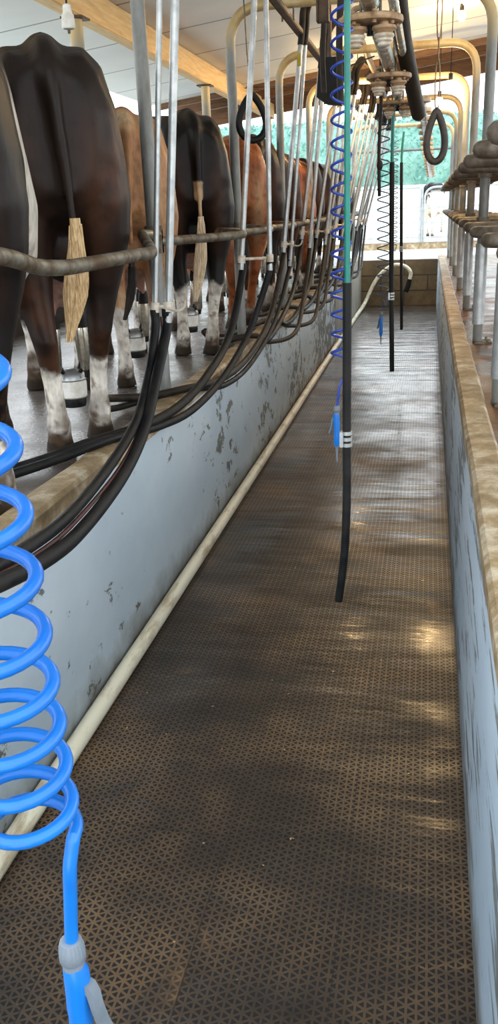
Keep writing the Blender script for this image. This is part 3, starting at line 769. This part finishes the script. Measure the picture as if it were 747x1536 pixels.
# ------------------------------------------------------------------ spiral hoses, guns, wash hoses
def helix(cx, cy, zs, r, seg=22, tx=0, ty=0, ph=0):
    """zs: heights of successive turns"""
    P = []
    for k in range(len(zs)-1):
        za = zs[k]; zb = zs[k+1]
        for s in range(seg):
            f = s/seg
            # smooth pitch
            z = za+(zb-za)*f
            a = ph-2*PI*f
            P.append(Vector((cx+tx*(zs[0]-z)+r*math.cos(a), cy+ty*(zs[0]-z)+r*math.sin(a), z)))
    return P
def gun(t, at, s=1.0, rz=0, mats=('blue','grey_plastic')):
    R = Matrix.Rotation(rz, 4, 'Z')
    A = Vector(at)
    f = lambda x, y, z: A + R @ Vector((x*s, y*s, z*s))
    nm = MB()
    nm.loft([[f((rr*(1+.05*(j%2)))*math.cos(2*PI*j/40), (rr*(1+.05*(j%2)))*math.sin(2*PI*j/40), zz) for j in range(40)] for rr, zz in ((.010,.022),(.0135,.02),(.0155,.012),(.0165,.002),(.0165,-.010),(.014,-.013))])
    nm.tube([f(0,0,-.011), f(0,0,-.022)], .0145*s, 18); nm.build('hose_nut', 'grey_plastic', t)
    h = MB(); n = 16; rings = []
    for z, rx, ry, ox in ((-.018,.014,.014,0),(-.03,.0175,.016,.002),(-.055,.018,.0165,.002),(-.075,.0165,.0155,.0),(-.09,.0165,.0155,-.001),(-.105,.0155,.0145,-.001),(-.125,.0168,.0155,-.001),(-.15,.0172,.016,-.001),(-.18,.0165,.015,0),(-.195,.012,.011,0)):
        rings.append([f(ox+rx*math.cos(2*PI*j/n), ry*math.sin(2*PI*j/n), z) for j in range(n)])
    h.loft(rings); h.build('handle', mats[0], t)
    l = MB(); prof = [(.010,-.045,.006),(.018,-.048,.007),(.0245,-.062,.007),(.028,-.085,.006),(.034,-.108,.006),(.042,-.125,.0055),(.046,-.135,.004)]
    rings = []
    for x, z, w in prof:
        rings.append([f(x-w*.8, -.008, z), f(x+w*.8, -.008, z+.002), f(x+w*.8, .008, z+.002), f(x-w*.8, .008, z)])
    l.loft(rings); l.build('lever', mats[1], t)
    MB().tube([f(0,0,-.19), f(0,0,-.215), f(-.001,0,-.28)], [.009*s,.0065*s,.0035*s], 12).build('nozzle', 'grey_plastic', t)
# near blue coil
GX, GY = -.343, .60
t = thing('spiral_air_hose', (0,0,0), 'bright blue spiral air hose with trigger gun, hanging large at the left foreground', 'air hose', 'spiral air hoses')
zs = [1.90,1.80,1.715,1.643,1.582,1.522,1.466,1.411,1.358,1.312,1.270,1.228,1.187,1.160]
P = helix(GX-.0225, GY, zs, .0385, 26, .030, 0, -.25)
tail = [Vector(p) for p in ((-.3062,GY-.004,1.150),(-.3085,GY-.008,1.132),(-.3125,GY-.006,1.10),(-.3185,GY-.001,1.06),(-.3215,GY,1.03))]
last = P[-1]
MB().tube(P + spline([last]+tail, 6)[1:], .0066, 14).build('coil', 'blue', t)
gun(t, (-.3222,GY,1.02), .76, -.15)
# second coil
t = thing('spiral_air_hose', (0,0,0), 'dark blue spiral air hose with blue gun, hanging beside the green-topped wash hose', 'air hose', 'spiral air hoses')
n = 17; zs = [2.36-(2.36-1.20)*((k/n)**.93) for k in range(n+1)]
P = helix(-.275, 2.93, zs, .0315, 20, -.006, 0, .3)
MB().tube(P+spline([P[-1], Vector((-.262,2.91,1.165)), Vector((-.283,2.9,1.12)), Vector((-.290,2.9,1.06)), Vector((-.2925,2.9,1.045))], 5)[1:], .0045, 8).build('coil', 'blue_dark', t)
gun(t, (-.2935,2.9,1.04), .66, 2.6)
def far_coil(y, x, z1, z2, nn, lab, mat, zg):
    t = thing('spiral_air_hose', (0,0,0), lab, 'air hose', 'spiral air hoses')
    zs = [z1-(z1-z2)*(k/nn)**.9 for k in range(nn+1)]
    P = helix(x, y, zs, .042, 14, .01, 0, .3)
    MB().tube(P+spline([P[-1], Vector((x+.03,y,z2-.06)), Vector((x+.015,y,zg+.1)), Vector((x,y,zg+.02))], 5)[1:], .0045, 6).build('coil', mat, t)
    gun(t, (x,y,zg), .8, 2.4)
far_coil(6.55, -.33, 2.3, 1.05, 18, 'grey-blue spiral air hose with blue gun, beside the middle wash hose', 'blue_grey', .93)
far_coil(10.3, -.40, 2.35, 1.25, 20, 'farthest spiral air hose, a thin grey coil near the far end wall', 'blue_grey', 1.1)

def wash(pts_green, pts_black, zc, rg, rb, lab):
    t = thing('wash_hose', (0,0,0), lab, 'hose', 'wash hoses hanging over the pit')
    MB().tube(spline(pts_green, 6), rg, 12).build('green_hose', 'green', t)
    pb = spline(pts_black, 8)
    MB().tube(pb, rb, 14).build('black_hose', 'rubber', t)
    p = min(pb, key=lambda v: abs(v.z-zc))
    c = MB()
    for dz in (-.02, 0, .02): c.cyl(p+Vector((0,0,dz-.006)), p+Vector((0,0,dz+.006)), rb+.004, 16)
    c.box(p.x-.022,p.x-.010,p.y-.022,p.y-.008,p.z-.026,p.z+.026,.002); c.build('clamp', 'galv', t)
wash([(-.25,2.8,2.37),(-.248,2.8,2.25),(-.248,2.8,1.8),(-.248,2.8,1.44)], [(-.248,2.8,1.47),(-.249,2.8,1.2),(-.25,2.8,.964),(-.25,2.8,.75),(-.258,2.8,.55),(-.279,2.8,.365)], .968, .0095, .0145, 'nearest wash hose, green above and black below, ending just over the mats')
wash([(-.237,6.5,2.37),(-.262,6.5,2.28),(-.265,6.5,2.1),(-.266,6.5,1.94)], [(-.266,6.5,1.97),(-.262,6.5,1.6),(-.258,6.5,1.2),(-.25,6.5,.85),(-.242,6.5,.515)], 1.05, .012, .0175, 'middle wash hose, dark with a short green top, hanging over the wet mats')
wash([(-.27,9.3,2.36),(-.285,9.3,2.2),(-.288,9.3,2.05)], [(-.288,9.3,2.08),(-.282,9.3,1.7),(-.272,9.3,1.2),(-.262,9.3,.8),(-.255,9.3,.445)], 1.25, .012, .016, 'farthest wash hose, thin and black, hanging near the end wall')
# dark vertical cables around the milk line
for (x, y, z0, z1, l) in ((-.60,5.3,2.82,2.30,'short black rubber tube hanging left of the milk line, above the second coil'),(-.42,4.4,2.86,2.15,'long dark rubber tube hanging just left of the milk line'),(-.345,6.4,2.6,1.75,'knotted dark cable hanging behind the middle bracket plate')):
    o = MB().tube(spline([(0,0,z0-z1),(.004,0,(z0-z1)*.7),(-.006,0,(z0-z1)*.35),(0,0,0)], 6), .016 if x < -.4 else .012, 10)
    if x > -.4: o.ball((0,0,.2), .022, .02, .035, 10, 6)
    o = o.build('rubber_tube', 'rubber_brown'); o.location = (x, y, z1); tag(o, l, 'tube')

# cream floor pipe along the left wall
t = thing('floor_pipe', (0,0,0), 'long cream pipe lying along the foot of the left wall, its far end arched up', 'pipe')
pts = [(-1.112,-.8,.031),(-1.11,2,.031),(-1.104,6,.031),(-1.108,10,.031),(-1.10,14.2,.031)]
P = spline(pts, 14)+spline([(-1.08,14.9,.05),(-1.04,15.25,.12),(-.90,15.33,.42),(-.76,15.33,.60),(-.58,15.32,.71),(-.40,15.3,.70),(-.29,15.3,.60),(-.30,15.3,.46)], 8)
P = P[:-1]+[Vector((-.30,15.3,.46))]
MB().tube(P, .031, 12).build('pipe', 'cream_pipe', t)
MB().tube([(-.298,15.3,.48),(-.32,15.3,.38),(-.36,15.3,.27)], [.04,.042,.042], 14).build('connector', 'rubber', t)

# ------------------------------------------------------------------ hanging loops
def loop(pos, w, h, r, lab, top, chain=False, rz=0, mat='rubber_grey'):
    t = thing('rubber_loop', pos, lab, 'pull loop', 'black rubber loops on hangers', rz)
    P = [(w*math.sin(a)*(math.sin(a/2)**.8 if True else 1), 0, -h/2+h/2*math.cos(a)) for a in [2*PI*k/32 for k in range(32)]]
    MB().tube(P, r, 12, closed=True).build('loop', mat, t)
    L = top-pos[2]
    m = MB()
    if chain:
        z = 0.0; k = 0
        while z < L-.02:
            ln = .24 if k % 2 == 0 else .10
            ln = min(ln, L-z)
            ww = .012
            ring = [(ww*math.sin(a) if k % 2 == 0 else 0, 0 if k % 2 == 0 else ww*math.sin(a), z+ln/2-ln/2*math.cos(a)*1.05) for a in [2*PI*q/20 for q in range(20)]]
            m.tube(ring, .004, 6, closed=True); z += ln-.006; k += 1
        m.build('chain', 'rust_plate', t)
    else:
        m.tube([(0,0,-.01),(-.02,0,L*.4),(-.03,0,L)], .004, 6); m.build('wire', 'galv_dirty', t)
loop((-1.05,5.5,2.34), .105, .25, .021, 'black rubber loop on a wire, hanging in front of the second arch post', AZ, False, .5, 'rubber')
loop((.02,5.0,2.145), .058, .245, .0185, 'dark rubber teardrop loop on a chain, hanging right of the milk line', 3.27, True)
# chain end stop on the roof timber
tag(MB().box(-.3,.35,4.97,5.03,3.26,3.285).build('hanger_bar', 'brown_steel'), 'small brown bar under the roof that holds the loop chain', 'bar')

# ------------------------------------------------------------------ lamp holder, bulbs
t = thing('lamp_holder', (-1.407,3.6,2.429), 'white plastic lamp holder hanging on a thin wire above the big black-brown cow', 'lamp holder')
MB().lathe([(.01,.05),(.016,.046),(.018,.02),(.024,.012),(.026,-.03),(.022,-.036),(.008,-.04)], n=18).build('holder', 'white_plastic', t)
MB().cyl((0,0,-.052),(0,0,-.038),.006,8).build('stub', 'brown_steel', t)
MB().tube([(0,0,.045),(0,0,roofz(-1.407)-2.429)], .004, 6).build('wire', 'rubber', t)
for k, (x, y, z, l) in enumerate(((-.74,9.5,2.74,'lit warm bulb left of the coil, under the far part of the roof'),(-.80,10.4,2.62,'lit warm bulb hanging lowest, left of the milk line'),(.14,8.2,2.62,'lit warm bulb just right of the dark rubber tube'),(.06,9.4,2.62,'lit warm bulb behind the teardrop rubber loop'),(.22,8.6,3.20,'lit warm bulb close under the sheets at the upper right'),(.20,6.6,2.95,'lit warm bulb at the upper right, between two arches'))):
    t = thing('light_bulb', (x,y,z), l, 'light bulb', 'warm bulbs under the roof')
    MB().ball((0,0,0), .035, .035, .042).build('bulb', 'bulb', t)
    MB().cyl((0,0,.035),(0,0,.09),.018,12).build('socket', 'rubber', t)
    MB().cyl((0,0,.09),(0,0,roofz(x)+(.16 if y > 10.7 else 0)-z),.004,6).build('flex', 'rubber', t)

# thin cables strung between the arches
tag(MB().tube(spline([(-2.1,10.6,3.0),(-1.3,9.4,2.86),(-.5,8.2,2.88)],8),.006,6).build('cable', 'rubber'), 'thin black cable strung from the timber beam towards the overhead rail', 'cable')

# ------------------------------------------------------------------ far end: gates, fence, hedge, yard cow
GZ = .77
def gate(x0, x1, y, lab, rounded):
    t = thing('yard_gate', (x0, y, GZ), lab, 'gate', 'pipe gates across the far yard')
    W = x1-x0; H = 1.22
    if rounded: P = fillet([(0,0,.12),(0,0,H),(W,0,H),(W,0,.12)], .24, 7)
    else: P = fillet([(0,0,.12),(0,0,H),(W,0,H),(W,0,.12)], .04, 3)
    MB().tube(P, .024, 10).build('frame', 'galv', t)
    for z in (.24,.53,.83): MB().cyl((0,0,z),(W,0,z),.013,8).build('rail', 'galv', t)
    MB().cyl((0,0,.14),(W,0,.14),.016,8).build('bottom_rail', 'galv', t)
    return t
gate(-2.6,-.20,19.3,'square-cornered galvanised gate panel beyond the end wall', False)
gate(-.11,2.2,19.3,'round-cornered galvanised gate beside the square gate panel', True)
for x, l in ((-.155,'galvanised gate post between the two gates'),(2.28,'galvanised gate post at the right end of the rounded gate'),(-2.68,'galvanised gate post at the left end of the square gate')):
    t = thing('gate_post', (x,19.3,GZ), l, 'post', 'gate posts'); MB().cyl((0,0,0),(0,0,1.25),.02,12).build('pipe', 'galv', t)
    MB().ball((0,0,1.25),.022).build('cap', 'galv', t)
    MB().tube([(-.03,0,.9),(.03,0,.92)],.012,8).build('hinge', 'galv_dirty', t)
struct(MB().box(-6, 6, 19.2, 19.45, .7, .90, .02).build('trim_6', 'coping'))
# black and white cow in the yard
me = cow_mesh('cow_body', .05, -.05, .03)
paint_cow(me, dict(base='black', second='black', sock=.5, patch=-.12, pm=1), 31)
t = thing('cow', (.02,22.4,.89), 'small black and white cow in the bright yard beyond the rounded gate', 'cow', None, 1.2); t.scale = (.85,.85,.85)
b = bpy.data.objects.new('body', me); COL.objects.link(b); b.parent = t
switch_mesh(.3,.04,40,-.278,0,.8).build('tail_tuft','hair_white',t)
# yard fence on the left, seen under the cows
t = thing('yard_fence', (-5.2,0,GZ), 'pale rail fence standing in the yard left of the shed', 'fence')
for k in range(9): MB().cyl((0,2+k*2,0),(0,2+k*2,1.2),.05,10).build('post', 'galv', t)
for z in (.35,.7,1.05): MB().cyl((0,1.8,z),(0,18.2,z),.025,8).build('rail', 'galv', t)
# hedge
def hedge():
    t = thing('hedge', (0,42,2.5), 'tall teal-green hedge across the far background', 'hedge')
    nx, nz = 150, 14; rnd = random.Random(5)
    rings = []; m = MB(); vs = []; fs = []
    prof = [(-1.2,-.1),(-1.35,.5),(-1.4,1.1),(-1.3,1.8),(-1.0,2.4),(-.4,2.72),(.4,2.75),(1.0,2.4),(1.3,1.6),(1.3,-.1)]
    for i in range(nx+1):
        x = -32+60*i/nx
        h = 1+.05*noise.noise(Vector((x*.3,0,0)))
        r = []
        for (y, z) in prof:
            d = .22*noise.noise(Vector((x*1.1,y*1.3,z*1.3)))+.12*noise.noise(Vector((x*3,y*3,z*3)))
            r.append((x+d*.3, y+d, max(-.1, z*h+d)))
        rings.append(r)
    m.loft(rings); m.build('hedge_body', 'leaf', t)
    m = MB()
    for _ in range(9000):
        x = rnd.uniform(-22, 14); k = rnd.random()
        if k < .75: y, z = -1.35, rnd.uniform(.0, 2.4); y += .12*noise.noise(Vector((x,z,0)))+(.35 if z > 1.9 else 0)
        else: y, z = rnd.uniform(-1.0,.3), 2.55
        z += rnd.uniform(-.05,.2); y -= rnd.uniform(0,.25)
        a = Vector((rnd.uniform(-1,1),rnd.uniform(-1,1),rnd.uniform(-1,1))).normalized(); b = a.cross(Vector((rnd.random(),rnd.random(),1))).normalized()
        s = rnd.uniform(.06,.14); p = Vector((x,y,z))
        m.add([p-a*s, p+b*s*.5, p+a*s, p-b*s*.5], [[0,1,2,3]])
    o = m.build('leaves', 'leaf', t); o['kind'] = 'stuff'
hedge()

# ------------------------------------------------------------------ light
w = bpy.data.worlds.new('sky'); SC.world = w; w.use_nodes = True
nt = w.node_tree; nt.nodes.clear()
o = nt.nodes.new('ShaderNodeOutputWorld'); b = nt.nodes.new('ShaderNodeBackground')
g = nt.nodes.new('ShaderNodeValToRGB'); tc = nt.nodes.new('ShaderNodeTexCoord'); sp = nt.nodes.new('ShaderNodeSeparateXYZ')
nt.links.new(tc.outputs['Generated'], sp.inputs[0]); nt.links.new(sp.outputs[2], g.inputs[0])
g.color_ramp.elements[0].position = .0; g.color_ramp.elements[0].color = (1,.99,.98,1)
g.color_ramp.elements[1].position = .6; g.color_ramp.elements[1].color = (.78,.90,1,1)
nt.links.new(g.outputs[0], b.inputs[0]); b.inputs[1].default_value = 3.3
nt.links.new(b.outputs[0], o.inputs[0])

# ------------------------------------------------------------------ camera
cam = bpy.data.cameras.new('camera'); co = bpy.data.objects.new('camera', cam); COL.objects.link(co)
cam.sensor_fit = 'VERTICAL'; cam.sensor_height = 36; cam.sensor_width = 36*747/1536
cam.lens = 1289/1536*36; cam.clip_start = .02; cam.clip_end = 300
R = [[0.98019499,-0.02945098,0.19583261],[0.19435253,0.33286898,-0.92272712],[-0.03801139,0.94251307,0.33200038]]
co.matrix_world = Matrix(((R[0][0],R[0][1],R[0][2],0),(R[1][0],R[1][1],R[1][2],0),(R[2][0],R[2][1],R[2][2],1.7),(0,0,0,1)))
SC.camera = co
v = SC.view_settings; v.view_transform = 'Standard'; v.look = 'None'; v.exposure = 0.0; v.gamma = 1.0; v.use_curve_mapping = False
SC.cycles.max_bounces = 8; SC.cycles.use_denoising = True; SC.cycles.sample_clamp_indirect = 6
